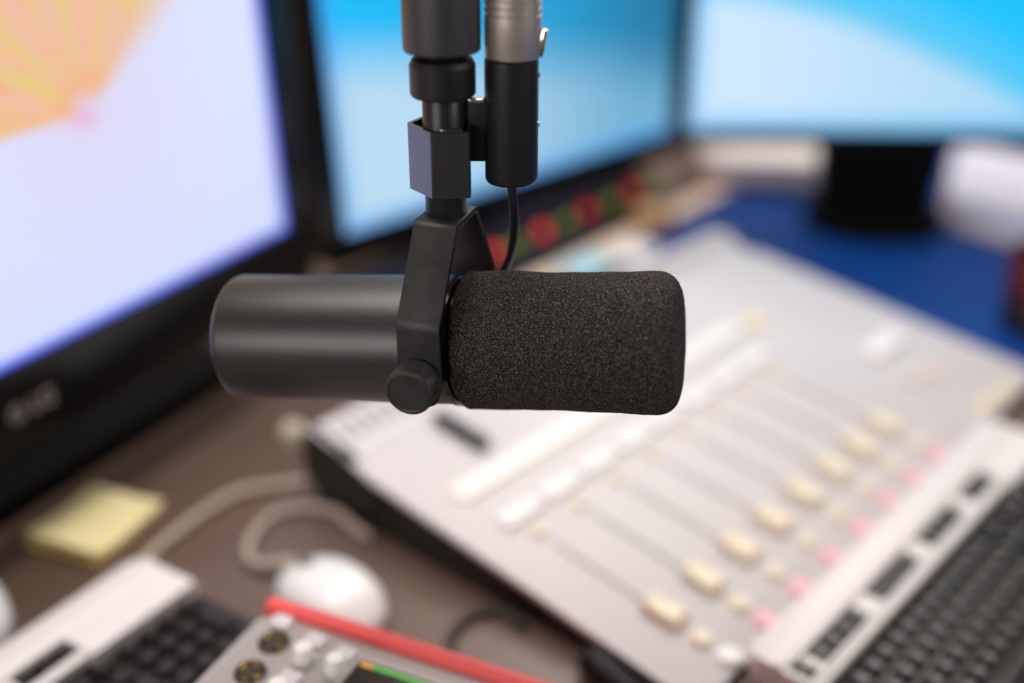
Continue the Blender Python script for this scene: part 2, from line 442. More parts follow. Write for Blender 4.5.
# square clamp collar round the post
bm = bmesh.new()
def rounded(poly, r, n=5):
    out = []; N_ = len(poly)
    for k in range(N_):
        p0, p1, p2 = Vector(poly[k - 1]), Vector(poly[k]), Vector(poly[(k + 1) % N_])
        a = (p0 - p1).normalized(); b = (p2 - p1).normalized()
        d = r / math.tan(a.angle(b) / 2)
        A, B = p1 + a * d, p1 + b * d
        for q in range(n + 1):
            t = q / n; out.append(tuple((1 - t) ** 2 * A + 2 * t * (1 - t) * p1 + t * t * B))
    return out
CL = [(-0.0046, -0.0110), (0.0100, -0.0110), (0.0100, 0.0150), (-0.0070, 0.0150), (-0.0145, 0.0030)]
o_ = rounded(CL, 0.0022)
cx_, cy_ = -0.001, 0.002
i_ = [(cx_ + (x - cx_) * 0.86, cy_ + (y - cy_) * 0.88) for x, y in o_]
n = len(o_)
V = [[bm.verts.new((x, y, z)) for x, y in P_] for P_, z in ((o_, 0.0655), (o_, 0.0915), (i_, 0.0915), (i_, 0.0655))]
for A, B in zip(V, V[1:] + V[:1]):
    for k in range(n): bm.faces.new((A[k], A[(k + 1) % n], B[(k + 1) % n], B[k]))
es = [e for e in bm.edges if abs(e.verts[0].co.z - e.verts[1].co.z) < 1e-6 and len(e.link_faces) == 2 and e.calc_face_angle(0) > 1.0]
bmesh.ops.bevel(bm, geom=es, offset=0.0004, segments=2, affect='EDGES', profile=0.5)
box(bm, (0.0005, 0.003, 0.0700), (0.0150, 0.0180, 0.004))     # floor inside the collar round the post
box(bm, (0.0030, -0.0088, 0.0895), (0.0085, 0.0016, 0.0060), 0.0006)   # clamping tongue behind the front wall
bmesh.ops.rotate(bm, cent=(0, 0, 0), matrix=Matrix.Rotation(R(2) - YAW, 3, 'Z'), verts=bm.verts)
finish(bm, 'clamp_collar', M['clamp'], mic, sharp=30)
UN = Matrix.Rotation(-YAW, 4, 'Z')                      # parts laid out square to the room
def unrot(o): o.matrix_local = UN; return o
bm = bmesh.new()
box(bm, (0.0150, 0.0035, 0.0885), (0.0170, 0.0050, 0.0240), 0.0006)
unrot(finish(bm, 'web_plate', M['matblack'], mic))
bm = bmesh.new(); box(bm, (0.0125, -0.0005, 0.1012), (0.0062, 0.0030, 0.0014), 0.0004)
unrot(finish(bm, 'clip', M['chrome'], mic))['label'] = 'bright metal clip'
BX, BY = 0.0258, 0.0020
bm = bmesh.new()
lathe(bm, [(0.003, 0.0682), (0.0083, 0.0682), (0.0096, 0.0687), (0.0102, 0.0697), (0.0103, 0.0712), (0.0103, 0.1148), (0.0102, 0.1160), (0.0097, 0.1166), (0.0080, 0.1168)], 64, Matrix.Translation((BX, BY, 0)))
brl = unrot(finish(bm, 'connector_barrel', M['matblack'], mic))
for hz in (0.1105, 0.0915):
    bm = bmesh.new()
    lathe(bm, [(0.0004, 0.0), (0.0013, 0.0), (0.0013, 0.0006), (0.0009, 0.0009), (0.0003, 0.0006)], 16,
          Matrix.Translation((BX + 0.0098, BY - 0.0020, hz)) @ Matrix.Rotation(R(90), 4, 'Y'))
    finish(bm, 'screw', M['chrome'], brl)
bm = bmesh.new()
tube(bm, spline([(BX, BY, 0.0670), (BX + 0.0008, BY + 0.001, 0.0580), (BX + 0.0012, BY + 0.004, 0.0480), (BX + 0.0004, BY + 0.010, 0.0370), (BX - 0.0022, BY + 0.019, 0.0250), (BX - 0.0080, BY + 0.0285, 0.0120), (BX - 0.0200, BY + 0.033, 0.0020), (BX - 0.0300, BY + 0.030, -0.0040)], 8), 0.0019, 14)
unrot(finish(bm, 'signal_cable', M['rubber'], mic))

# ------------------------------------------------------------------ boom arm the microphone hangs from
boom = thing('boom_arm', 'dark grey vertical boom arm tube with black locking collar above the microphone', 'microphone stand', (0.45, 1.80, 0))
def P(x, y, z): return Vector((x - 0.45, y - 1.80, z))
tx, ty, tz = MC
T0 = Matrix.Translation(P(tx, ty, 0))
bm = bmesh.new(); lathe(bm, [(0.0100, tz + 0.1030), (0.0118, tz + 0.1030), (0.0125, tz + 0.1040), (0.0125, tz + 0.1145), (0.0115, tz + 0.1166), (0.0100, tz + 0.1172), (0.0090, tz + 0.1176)], 64, T0)
finish(bm, 'lock_collar', M['rubber'], boom, sharp=18)
bm = bmesh.new(); lathe(bm, [(0.0084, tz + 0.1172), (0.0088, tz + 0.1178), (0.0092, tz + 0.1215), (0.0088, tz + 0.1220)], 48, T0)
finish(bm, 'neck', M['gloss'], boom)
bm = bmesh.new(); lathe(bm, [(0.0128, tz + 0.1203), (0.0140, tz + 0.1198), (0.0145, tz + 0.1204), (0.0146, tz + 0.1270), (0.0149, tz + 0.27), (0.0140, tz + 0.273)], 64, T0)
finish(bm, 'sleeve', M['sleeve'], boom)
bm = bmesh.new(); lathe(bm, [(0.002, -0.020), (0.021, -0.020), (0.022, -0.018), (0.022, 0.018), (0.021, 0.020), (0.002, 0.020)], 40, Matrix.Translation(P(tx, ty, tz + 0.285)) @ Matrix.Rotation(R(90), 4, 'Y') @ Matrix.Rotation(R(70), 4, 'X'))
finish(bm, 'elbow_joint', M['matblack'], boom)
bm = bmesh.new(); tube(bm, [P(tx, ty, tz + 0.285), P(0.45, 1.80, 0.60)], 0.013, 24)
finish(bm, 'arm_tube', M['sleeve'], boom)
bm = bmesh.new(); lathe(bm, [(0.016, 0.02), (0.016, 0.615), (0.012, 0.62)], 32)
finish(bm, 'post', M['sleeve'], boom)
bm = bmesh.new(); lathe(bm, [(0.060, 0.0), (0.060, 0.012), (0.056, 0.016), (0.022, 0.022), (0.020, 0.030), (0.016, 0.030)], 48)
finish(bm, 'base_flange', M['matblack'], boom)

# silver XLR plug pushed into the barrel from above, with its cable
xp = thing('cable_plug', 'silver cable connector plugged into the black barrel beside the boom arm', 'connector', (tx + BX + 0.0006, ty + BY, tz + 0.1169))
bm = bmesh.new()
pr = [(0.0080, 0.0), (0.0104, 0.0002), (0.0107, 0.0008), (0.0107, 0.0150)]
for k in range(3):
    z = 0.0155 + k * 0.0027
    pr += [(0.0107, z), (0.0099, z + 0.0005), (0.0099, z + 0.0009), (0.0107, z + 0.0014)]
pr += [(0.0107, 0.0300), (0.0098, 0.0380), (0.0086, 0.0460), (0.0078, 0.0470)]
lathe(bm, pr, 64)
finish(bm, 'shell', M['nickel'], xp, sharp=30)
bm = bmesh.new()
box(bm, (0.0108, -0.0030, 0.0058), (0.0026, 0.0046, 0.0105), 0.0010, rot=Matrix.Rotation(R(12), 3, 'Y'))
finish(bm, 'latch', M['chrome'], xp)
bm = bmesh.new()
tube(bm, spline([(0, 0, 0.045), (0, 0, 0.09), (0.004, 0, 0.15), (0.020, -0.01, 0.23), (0.05, -0.03, 0.33)], 8), lambda t: 0.0032 if t > 0.12 else 0.0050, 14)
finish(bm, 'cable', M['rubber'], xp)

# ------------------------------------------------------------------ monitors
def monitor(name, label, corner_bl, ang, tilt, W, H, bz, scr_mat, thick=0.035, stand=None, logo=False):
    """corner_bl: lower left corner of the lit screen (room coords above desk); bz = (side, bottom, top) bezel widths"""
    d = Vector((math.cos(ang), math.sin(ang), 0))
    base = Vector(corner_bl) + d * W / 2; z0 = base.z
    t = thing(name, label, 'monitor', (base.x, base.y, 0.0014 if base.x > 0.3 else 0), ang, 'computer screens round the desk')
    s, b, tp = bz
    TM = Matrix.Translation((0, 0, z0)) @ Matrix.Rotation(-tilt, 4, 'X')     # local: x along, -y to the viewer, z up the screen
    bm = bmesh.new()                                     # housing behind the panel
    box(bm, (0, thick / 2 + 0.004, (H + tp - b) / 2), (W + 2 * s - 0.004, thick, H + b + tp - 0.004), 0.008, 3)
    bmesh.ops.transform(bm, matrix=TM, verts=bm.verts)
    finish(bm, 'housing', M['plasticblack'], t)
    bm = bmesh.new()                                     # frame round the lit screen
    o = rrect(-W / 2 - s, -b, W / 2 + s, H + tp, 0.010, 5); i_ = []
    for k, (cx, cz) in enumerate(((W / 2, H), (-W / 2, H), (-W / 2, 0), (W / 2, 0))): i_ += [(cx, cz)] * 6
    n = len(o)
    fo = [bm.verts.new((x, -0.003, z)) for x, z in o]; fi = [bm.verts.new((x, -0.003, z)) for x, z in i_]
    bo = [bm.verts.new((x, 0.012, z)) for x, z in o]; bi = [bm.verts.new((x, 0.003, z)) for x, z in i_]
    for A, B in ((fo, fi), (bo, fo), (fi, bi)):
        for k in range(n): bm.faces.new((A[k], A[(k + 1) % n], B[(k + 1) % n], B[k]))
    bmesh.ops.remove_doubles(bm, verts=bm.verts, dist=1e-6)
    bmesh.ops.transform(bm, matrix=TM, verts=bm.verts)
    fr = finish(bm, 'bezel', M['bezel'], t)
    bm = bmesh.new()
    vs = [bm.verts.new(p) for p in ((-W / 2, -0.0008, 0), (W / 2, -0.0008, 0), (W / 2, -0.0008, H), (-W / 2, -0.0008, H))]
    uvl = bm.loops.layers.uv.new('UVMap')
    f = bm.faces.new(vs)
    for l, uv in zip(f.loops, ((0, 0), (1, 0), (1, 1), (0, 1))): l[uvl].uv = uv
    ex = bmesh.ops.extrude_face_region(bm, geom=[f])     # the panel has its own thickness
    bmesh.ops.translate(bm, vec=(0, 0.003, 0), verts=[g for g in ex['geom'] if isinstance(g, bmesh.types.BMVert)])
    bmesh.ops.transform(bm, matrix=TM, verts=bm.verts)
    finish(bm, 'screen', scr_mat, t, smooth=False)
    bm = bmesh.new()                                     # neck and foot
    nw0, nw1, yy, bw, bd = stand
    v = []
    for z, w, dy in ((0.012, nw0, 0.030), (z0 - b + 0.10, nw1, 0.026)):
        v.append([bm.verts.new(p) for p in ((-w / 2, yy - dy, z), (w / 2, yy - dy, z), (w / 2, yy + dy, z), (-w / 2, yy + dy, z))])
    for k in range(4): bm.faces.new((v[0][k], v[0][(k + 1) % 4], v[1][(k + 1) % 4], v[1][k]))
    bm.faces.new(v[0][::-1]); bm.faces.new(v[1])
    bmesh.ops.bevel(bm, geom=list(bm.edges), offset=0.006, segments=3, affect='EDGES', profile=0.5)
    finish(bm, 'stand_neck', M['plasticblack'], t)
    bm = bmesh.new()
    if bw > 0.3: prism(bm, rrect(-bw / 2 + 0.01, yy - bd / 2, bw / 2 + 0.01, yy + bd / 2, 0.03, 8), 0.0, 0.016, 0.006, 3)  # left base widened to stand in for the dark shade below the screen
    else: prism(bm, [(bw / 2 * math.cos(2 * PI * k / 48), yy - 0.01 + bd / 2 * math.sin(2 * PI * k / 48)) for k in range(48)], 0.0, 0.016, 0.006, 3)
    finish(bm, 'stand_base', M['plasticblack'], t)
    if logo:
        Lm = TM @ Matrix.Translation((-0.020, -0.0036, -0.029))
        bm = bmesh.new()
        lathe(bm, [(0.0046, -0.0005), (0.0058, -0.0005), (0.0058, 0.0005), (0.0046, 0.0005), (0.0046, -0.0005)], 32, Lm @ Matrix.Rotation(R(90), 4, 'X'), cap=False)
        for c, q in (((-0.0008, 0, 0.0002), (0.0009, 0.001, 0.0050)), ((0.0006, 0, -0.0020), (0.0030, 0.001, 0.0009)), ((0.0032, 0, 0.0), (0.0030, 0.001, 0.0009))):
            vs = box(bm, c, q); bmesh.ops.transform(bm, matrix=Lm, verts=vs)
        vs = lathe(bm, [(0.0009, -0.0005), (0.0009, 0.0005)], 12, Lm @ Matrix.Translation((-0.0022, 0, 0.0020)) @ Matrix.Rotation(R(90), 4, 'X'))
        e = finish(bm, 'logo_emblem', M['silverlogo'], fr, smooth=False); e['label'] = 'round silver emblem on the bottom bezel'
        cu = bpy.data.curves.new('logo_lettering', 'FONT'); cu.body = 'LG'; cu.size = 0.0150; cu.extrude = 0.0004; cu.align_x = 'LEFT'; cu.align_y = 'CENTER'
        cu.offset = 0.0003
        cu.materials.append(M['silverlogo'])
        tmp = bpy.data.objects.new('logo_lettering', cu); COL.objects.link(tmp)
        me = bpy.data.meshes.new_from_object(tmp.evaluated_get(bpy.context.evaluated_depsgraph_get()))
        bpy.data.objects.remove(tmp)
        lo = bpy.data.objects.new('logo_lettering', me); COL.objects.link(lo); lo.parent = fr
        lo.matrix_local = TM @ Matrix.Translation((-0.010, -0.0036, -0.029)) @ Matrix.Rotation(R(90), 4, 'X')
        lo['label'] = 'silver letters LG on the bottom bezel'
    return t

A1 = R(61.66)
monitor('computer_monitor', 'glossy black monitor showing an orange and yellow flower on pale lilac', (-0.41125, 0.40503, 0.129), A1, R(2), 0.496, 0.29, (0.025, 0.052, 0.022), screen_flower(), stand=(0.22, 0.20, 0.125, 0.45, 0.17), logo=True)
monitor('computer_monitor', 'black monitor with blue picture directly behind the boom arm and microphone', (-0.1455, 0.9360, 0.087), R(45.2), R(5), 0.516, 0.29, (0.024, 0.026, 0.02), screen_cyan(), stand=(0.09, 0.08, 0.14, 0.22, 0.12))
monitor('computer_monitor', 'black monitor with pale blue and cyan picture on a wide black neck at right', (0.181, 1.1655, 0.114), R(-1.85), R(3), 0.43, 0.26, (0.018, 0.014, 0.018), screen_pale(), stand=(0.110, 0.150, 0.045, 0.15, 0.13))

# ------------------------------------------------------------------ mixing console
Uv = Vector((0.66287816, 0.74872728, 0)); Vv = Vector((0.74197017, -0.65689583, -0.13404529)); Wv = Vector((0.10036337, -0.0888557, 0.99097521))
Oc = Vector((0.0165436, 0.5804712, 0.0291788 + TABLE))
CM = Matrix(((Uv.x, -Vv.x, Wv.x, Oc.x), (Uv.y, -Vv.y, Wv.y, Oc.y), (Uv.z, -Vv.z, Wv.z, Oc.z), (0, 0, 0, 1)))
con = thing('mixing_console', 'large light grey audio mixing console with cream faders and pink buttons', 'mixing console', mtx=CM)
CMi = CM.inverted()
X0, X1, YF, YB = -0.0415, 0.458, -0.146, 0.170            # local x along the rows, y towards the back
def C(u, v, h=0.0): return (u, -v, h)
bm = bmesh.new()                                         # dark wedge body down to the desk
top = [Vector((X0 + .003, YF + .003, -0.004)), Vector((X1 - .003, YF + .003, -0.004)), Vector((X1 - .003, YB - .002, -0.004)), Vector((X0 + .003, YB - .002, -0.004))]
bt = []
for q in top:
    w = CM @ q; w.z = TABLE + 0.001; bt.append(CMi @ w)
ta = [bm.verts.new(q) for q in top]; ba = [bm.verts.new(q) for q in bt]
for k in range(4): bm.faces.new((ta[k], ta[(k + 1) % 4], ba[(k + 1) % 4], ba[k]))
bm.faces.new(ta); bm.faces.new(ba[::-1])
finish(bm, 'body', M['consoledark'], con, smooth=False)['label'] = 'black side body'
bm = bmesh.new()                                         # the light grey deck
prism(bm, rrect(X0, YF, X1, YB, 0.006), -0.004, 0.0, 0.0015, 2)
for c, s in (((0.318, (YF + YB) / 2 - 0.03, 0.0), (0.0012, 0.25, 0.0006)),): box(bm, c, s)
finish(bm, 'deck', M['console'], con)
# raised rear bridge with a row of vent slots
bm = bmesh.new()
pf = [(0.128, 0.0), (0.140, 0.003), (0.160, 0.006), (0.170, 0.004), (0.174, -0.002), (0.173, -0.010), (0.140, -0.004)]
a = [bm.verts.new((X0 - 0.001, y, z)) for y, z in pf]; b = [bm.verts.new((X1 + 0.001, y, z)) for y, z in pf]
n = len(pf)
for k in range(n): bm.faces.new((a[k], a[(k + 1) % n], b[(k + 1) % n], b[k]))
bm.faces.new(a[::-1]); bm.faces.new(b)
bmesh.ops.bevel(bm, geom=[e for e in bm.edges if abs(e.verts[0].co.x - e.verts[1].co.x) > 0.1], offset=0.002, segments=2, affect='EDGES')
br = finish(bm, 'rear_bridge', M['console'], con)
bm = bmesh.new()
sl = math.atan2(0.003, 0.020)
for k in range(46):
    box(bm, (X0 + 0.016 + k * 0.0102, 0.150, 0.0047), (0.0042, 0.018, 0.0012), rot=Matrix.Rotation(sl, 3, 'X'))
finish(bm, 'vent_slots', M['ventgrey'], br, smooth=False)
for sx, xx in ((-1, X0 + 0.0035), (1, X1 - 0.0035)):       # black end cheeks at the rear corners
    bm = bmesh.new()
    pf2 = [(0.095, -0.006), (0.120, -0.001), (0.140, 0.003), (0.160, 0.006), (0.170, 0.004), (0.175, -0.004), (0.172, -0.038), (0.105, -0.032)]
    a = [bm.verts.new((xx - 0.005, y, z)) for y, z in pf2]; b = [bm.verts.new((xx + 0.005, y, z)) for y, z in pf2]
    n = len(pf2)
    for k in range(n): bm.faces.new((a[k], a[(k + 1) % n], b[(k + 1) % n], b[k]))
    bm.faces.new(a[::-1]); bm.faces.new(b)
    bmesh.ops.bevel(bm, geom=list(bm.edges), offset=0.002, segments=2, affect='EDGES')
    finish(bm, 'end_cheek', M['consoledark'], con)['label'] = 'black rounded end cheek'
# long white display strip and the row of white keys under it
bm = bmesh.new(); prism(bm, rrect(-0.014, 0.0490, 0.318, 0.0640, 0.003), 0.0, 0.003, 0.001)
finish(bm, 'name_strip', M['warmwhite'], con)['label'] = 'long white name strip'
def button(name, m, kind, r=0.005, h=0.004, sx=0.0, sy=0.0, loc=(0, 0, 0), lab=None):
    bm = bmesh.new()
    if kind == 'round':
        lathe(bm, [(r * 1.12, 0.0), (r * 1.12, 0.0008), (r, 0.001), (r, h - 0.001), (r * 0.85, h), (r * 0.3, h)], 24)
    else:
        prism(bm, rrect(-sx / 2, -sy / 2, sx / 2, sy / 2, min(sx, sy) * 0.22), 0.0, h, min(0.001, h * 0.4))
    o = finish(bm, name, m, con, loc=loc)
    if lab: o['label'] = lab
    return o
CHN = 8; S = 0.04
first = button('channel_key', M['white'], 'rect', sx=0.034, sy=0.0115, h=0.0045, loc=C(0.0 + 0.004, -0.0188))
for k in range(1, CHN): copy_part(first, con, C(k * S + 0.004, -0.0188))
first = button('select_button', M['creamdim'], 'round', r=0.0048, loc=C(0, 0)); first['label'] = 'small round cream button above the fader'
for k in range(1, CHN): copy_part(first, con, C(k * S, 0))
bm = bmesh.new(); prism(bm, rrect(-0.0014, -0.104, 0.0014, -0.012, 0.001), -0.0002, 0.0004)
first = finish(bm, 'fader_slot', M['slotgrey'], con, loc=C(0, 0)); first['label'] = 'narrow grey fader slot'
for k in range(1, CHN): copy_part(first, con, C(k * S, 0))
def fader_cap():
    bm = bmesh.new()
    st = [(-0.0130, 0.0035), (-0.0100, 0.0085), (-0.0015, 0.0064), (0.0015, 0.0064), (0.0100, 0.0085), (0.0130, 0.0035)]
    w = 0.0066
    a = [bm.verts.new((-w, y, z)) for y, z in st]; b = [bm.verts.new((w, y, z)) for y, z in st]
    a = [bm.verts.new((-w, -0.0130, 0.001))] + a + [bm.verts.new((-w, 0.0130, 0.001))]
    b = [bm.verts.new((w, -0.0130, 0.001))] + b + [bm.verts.new((w, 0.0130, 0.001))]
    n = len(a)
    for k in range(n): bm.faces.new((a[k], a[(k + 1) % n], b[(k + 1) % n], b[k]))
    bm.faces.new(a[::-1]); bm.faces.new(b)
    bmesh.ops.bevel(bm, geom=list(bm.edges), offset=0.0007, segments=2, affect='EDGES')
    return bm
VF, VR, VP = 2.35904 * S, 3.0095 * S, 3.46066 * S
first = finish(fader_cap(), 'fader_cap', M['cream'], con, loc=C(0, VF)); first['label'] = 'cream fader cap'
for k in range(1, CHN): copy_part(first, con, C(k * S, VF))
first = button('start_button', M['creamdim'], 'round', r=0.0062, loc=C(0, VR)); first['label'] = 'round cream button below the fader'
for k in range(1, CHN): copy_part(first, con, C(k * S, VR))
button('stop_button', M['white'], 'round', r=0.0072, loc=C(0, VP), lab='round white button in the pink row')
first = button('stop_button', M['pink'], 'round', r=0.0072, loc=C(S, VP)); first['label'] = 'round pink button'
for k in range(2, CHN): copy_part(first, con, C(k * S, VP))
button('monitor_key', M['white'], 'rect', sx=0.052, sy=0.016, h=0.005, loc=C(0.392, 0.0410), lab='wide white key on the right section')
button('lamp_button', M['yellow'], 'round', r=0.0085, loc=C(0.339, -0.0515), lab='round yellow button at the end of the white strip')
for u, v in ((0.371, 0.136), (0.404, 0.1385)):
    button('lamp_button', M['yellow'], 'round', r=0.0068, loc=C(u, v), lab='round yellow button near the front right corner')
for u, v in ((0.362, 0.078), (0.384, 0.089)):
    button('lamp_button', M['palepink'], 'round', r=0.0075, loc=C(u, v), lab='pale pink button on the right section')

# ------------------------------------------------------------------ keyboards
PIT = 0.0143; KL = 0.335; KD = 0.124; SD = 0.044          # key pitch, length, depth, strip depth
def key_bm(w, d):
    bm = bmesh.new()
    z = ((0.0, 1.0), (0.0062, 0.80))
    a = [bm.verts.new((sx * w / 2, sy * d / 2, 0)) for sx, sy in ((-1, -1), (1, -1), (1, 1), (-1, 1))]
    tx_, ty_ = w / 2 - 0.0016, d / 2 - 0.0016
    n = 5; grid = [[None] * n for _ in range(n)]
    for i in range(n):
        for j in range(n):
            fx, fy = -1 + 2 * i / (n - 1), -1 + 2 * j / (n - 1)
            grid[i][j] = bm.verts.new((fx * tx_, fy * ty_ + 0.0006, 0.0062 - 0.0009 * (1 - fx * fx) * (0.4 + 0.6 * (1 - fy * fy))))
    for i in range(n - 1):
        for j in range(n - 1): bm.faces.new((grid[i][j], grid[i + 1][j], grid[i + 1][j + 1], grid[i][j + 1]))
    bnd = [[grid[i][0] for i in range(n)], [grid[n - 1][j] for j in range(n)], [grid[n - 1 - i][n - 1] for i in range(n)], [grid[0][n - 1 - j] for j in range(n)]]
    for k in range(4): bm.faces.new([a[k], a[(k + 1) % 4]] + bnd[k][::-1])
    return bm
KEYMESH = {}
def key_mesh(w, d):
    k = (round(w, 5), round(d, 5))
    if k not in KEYMESH:
        o = finish(key_bm(*k), 'key', M['key'], sharp=40); KEYMESH[k] = o.data; bpy.data.objects.remove(o)
    return KEYMESH[k]
def layout():
    out = []; g = 0.0024
    y0 = -SD - 0.0035
    rows = [[1] * 13 + [2], [1.5] + [1] * 12 + [1.5], [1.75] + [1] * 11 + [2.25], [2.25] + [1] * 10 + [2.75], [1.5, 1.25, 1.25, 6, 1.25, 1.25, 1.25, 1.25]]
    for r, row in enumerate(rows):
        x = 0.006
        for w in row:
            out.append((x + w * PIT / 2, y0 - (r + 0.5) * PIT, w * PIT - g, PIT - g)); x += w * PIT
    xn = 0.006 + 15 * PIT + 0.0045
    for r, cols in enumerate(([0, 1, 2], [0, 1, 2], [], [1], [0, 1, 2])):
        for c in cols: out.append((xn + (c + 0.5) * PIT, y0 - (r + 0.5) * PIT, PIT - g, PIT - g))
    xp_ = xn + 3 * PIT + 0.0045
    for r, cols in enumerate(([0, 1, 2, 3], [0, 1, 2], [0, 1, 2], [0, 1, 2], [])):
        for c in cols: out.append((xp_ + (c + 0.5) * PIT, y0 - (r + 0.5) * PIT, PIT - g, PIT - g))
    out.append((xp_ + 3.5 * PIT, y0 - 2 * PIT, PIT - g, 2 * PIT - g)); out.append((xp_ + 3.5 * PIT, y0 - 4 * PIT, PIT - g, 2 * PIT - g))
    out.append((xp_ + PIT, y0 - 4.5 * PIT, 2 * PIT - g, PIT - g)); out.append((xp_ + 2.5 * PIT, y0 - 4.5 * PIT, PIT - g, PIT - g))
    return out
SLOTS = [(0.004, 0.017, 1), (0.0225, 0.0755, 4), (0.0915, 0.1440, 4), (0.1600, 0.2110, 4), (0.2260, 0.2610, 3)]
SY0, SY1 = -0.0370, -0.0235                               # front and back of the function key slots
def keyboard(label, loc, rz, cable, clabel=None, order=None):
    t = thing('keyboard', label, 'keyboard', loc, rz, 'keyboards on the desk')
    bm = bmesh.new(); prism(bm, rrect(0, -KD, KL, -SD - 0.0005, 0.006), 0.004, 0.014, 0.002)
    prism(bm, rrect(0.004, -SD - 0.0005, KL - 0.004, -0.004, 0.004), 0.0, 0.0165, 0.0)
    prism(bm, rrect(0.006, -KD + 0.006, KL - 0.006, -SD, 0.004), 0.0, 0.006, 0.0)
    finish(bm, 'body', M['kbbody'], t)
    bm = bmesh.new()                                      # silver strip with openings for the function keys
    yb, yf = 0.0, -SD
    xs = [0.0]
    prism(bm, rrect(0.0, SY1, KL, yb, 0.009), 0.006, 0.024, 0.0012)
    prism(bm, rrect(0.0, yf, KL, SY0, 0.005), 0.006, 0.0225, 0.0012)
    px = 0.0005
    for a, b, _ in SLOTS:
        if a - px > 0.0005: box(bm, ((px + a) / 2, (SY0 + SY1) / 2, 0.0145), (a - px, SY1 - SY0 + 0.004, 0.0165 if a < 0.01 else 0.0135))
        px = b
    box(bm, ((px + KL - 0.0005) / 2, (SY0 + SY1) / 2, 0.0149), (KL - 0.0005 - px, SY1 - SY0 + 0.020, 0.0176))
    finish(bm, 'top_strip', M['strip'], t)['label'] = 'silver top strip'
    keys = [(x, y, w, d, 0.0125) for x, y, w, d in layout()]
    for a, b, n in SLOTS:
        for k in range(n):
            w = (b - a) / n; keys.append((a + (k + 0.5) * w, (SY0 + SY1) / 2, w - 0.0010, SY1 - SY0 - 0.001, 0.0155))
    keys.sort(key=order)
    for x, y, w, d, z in keys[:100]:
        o = bpy.data.objects.new('key', key_mesh(w, d)); COL.objects.link(o); o.parent = t; o.location = (x, y, z)
    bm = bmesh.new()
    for x, y, w, d, z in keys[100:]:
        k = key_bm(w, d); me = bpy.data.meshes.new('tmp'); k.to_mesh(me); k.free()
        me.transform(Matrix.Translation((x, y, z))); bm.from_mesh(me); bpy.data.meshes.remove(me)
    if len(keys) > 100:
        finish(bm, 'remaining_keys', M['key'], t, sharp=40)['kind'] = 'stuff'
    else: bm.free()
    if cable:
        inv = (Matrix.Translation((loc[0], loc[1], loc[2])) @ Matrix.Rotation(rz, 4, 'Z')).inverted()
        bm = bmesh.new(); tube(bm, [inv @ p for p in spline(cable, 8)], 0.0036, 12)
        o = finish(bm, 'cable', M['cablegrey'], t); o['label'] = 'beige grey cable'
    return t
keyboard('black keyboard with silver top strip lying along the front edge of the mixing console', (0.1255, 0.4810, 0), R(48.4), None, order=lambda k: k[0] - 0.2 * k[1])
lx, ly = -0.2250 - KL * math.cos(R(57.7)), 0.5660 - KL * math.sin(R(57.7))
keyboard('black keyboard with silver top strip beside the yellow sticky notes', (lx, ly, 0), R(57.7),
         [(-0.232, 0.560, 0.010), (-0.2275, 0.5964, 0.004), (-0.2082, 0.6359, 0.0038), (-0.1873, 0.6632, 0.0038), (-0.1578, 0.6719, 0.0038), (-0.1465, 0.6765, 0.0038), (-0.1350, 0.6880, 0.0038), (-0.1000, 0.7280, 0.0038), (-0.0400, 0.7970, 0.0038), (0.02, 0.90, 0.0038)], order=lambda k: -k[0] + 0.2 * k[1])

# ------------------------------------------------------------------ mice
def mouse(label, loc, rz, cable):
    t = thing('computer_mouse', label, 'mouse', loc, rz, 'white mice on the desk')
    L2, W2_, H2 = 0.040, 0.0255, 0.028
    def shell(x, a):
        k = 1 - abs(x) ** 2.6
        return k
    bm = bmesh.new(); nx, na = 28, 20; rows = []
    for i in range(nx + 1):
        x = -math.cos(PI * i / nx); s = max(0.0, 1 - abs(x) ** 2.4) ** 0.5
        hh = (0.86 + 0.14 * math.cos((x + 0.25) * 2.0)) * s
        row = []
        for j in range(na + 1):
            a = PI * j / na
            row.append(bm.verts.new((x * L2, W2_ * s * math.copysign(abs(math.cos(a)) ** 0.75, math.cos(a)), 0.006 + (H2 - 0.006) * hh * math.sin(a) ** 0.8)))
        rows.append(row)
    for a, b in zip(rows, rows[1:]):
        for j in range(na): bm.faces.new((a[j], a[j + 1], b[j + 1], b[j]))
        bm.faces.new((a[0], b[0], b[na], a[na]))
    bmesh.ops.remove_doubles(bm, verts=bm.verts, dist=1e-5)
    finish(bm, 'shell', M['mouse'], t, sharp=60)
    bm = bmesh.new()
    prism(bm, [(0.0385 * (1 - 0.0) * math.cos(2 * PI * k / 40), 0.0238 * math.sin(2 * PI * k / 40)) for k in range(40)], 0.0, 0.0075)
    finish(bm, 'base', M['mousegrey'], t)['label'] = 'grey base rim'
    bm = bmesh.new(); lathe(bm, [(0.006, -0.0025), (0.0072, -0.0015), (0.0072, 0.0015), (0.006, 0.0025)], 24, Matrix.Translation((0.021, 0, 0.0195)) @ Matrix.Rotation(R(90), 4, 'X'))
    finish(bm, 'scroll_wheel', M['mousegrey'], t)['label'] = 'grey scroll wheel'
    inv = (Matrix.Translation(loc) @ Matrix.Rotation(rz, 4, 'Z')).inverted()
    bm = bmesh.new(); pts = [inv @ p for p in spline(cable, 8)]
    tube(bm, pts, lambda q: 0.0048 if q < 0.06 else 0.0031, 12)
    o = finish(bm, 'cable', M['cablegrey'], t); o['label'] = 'beige grey cable'
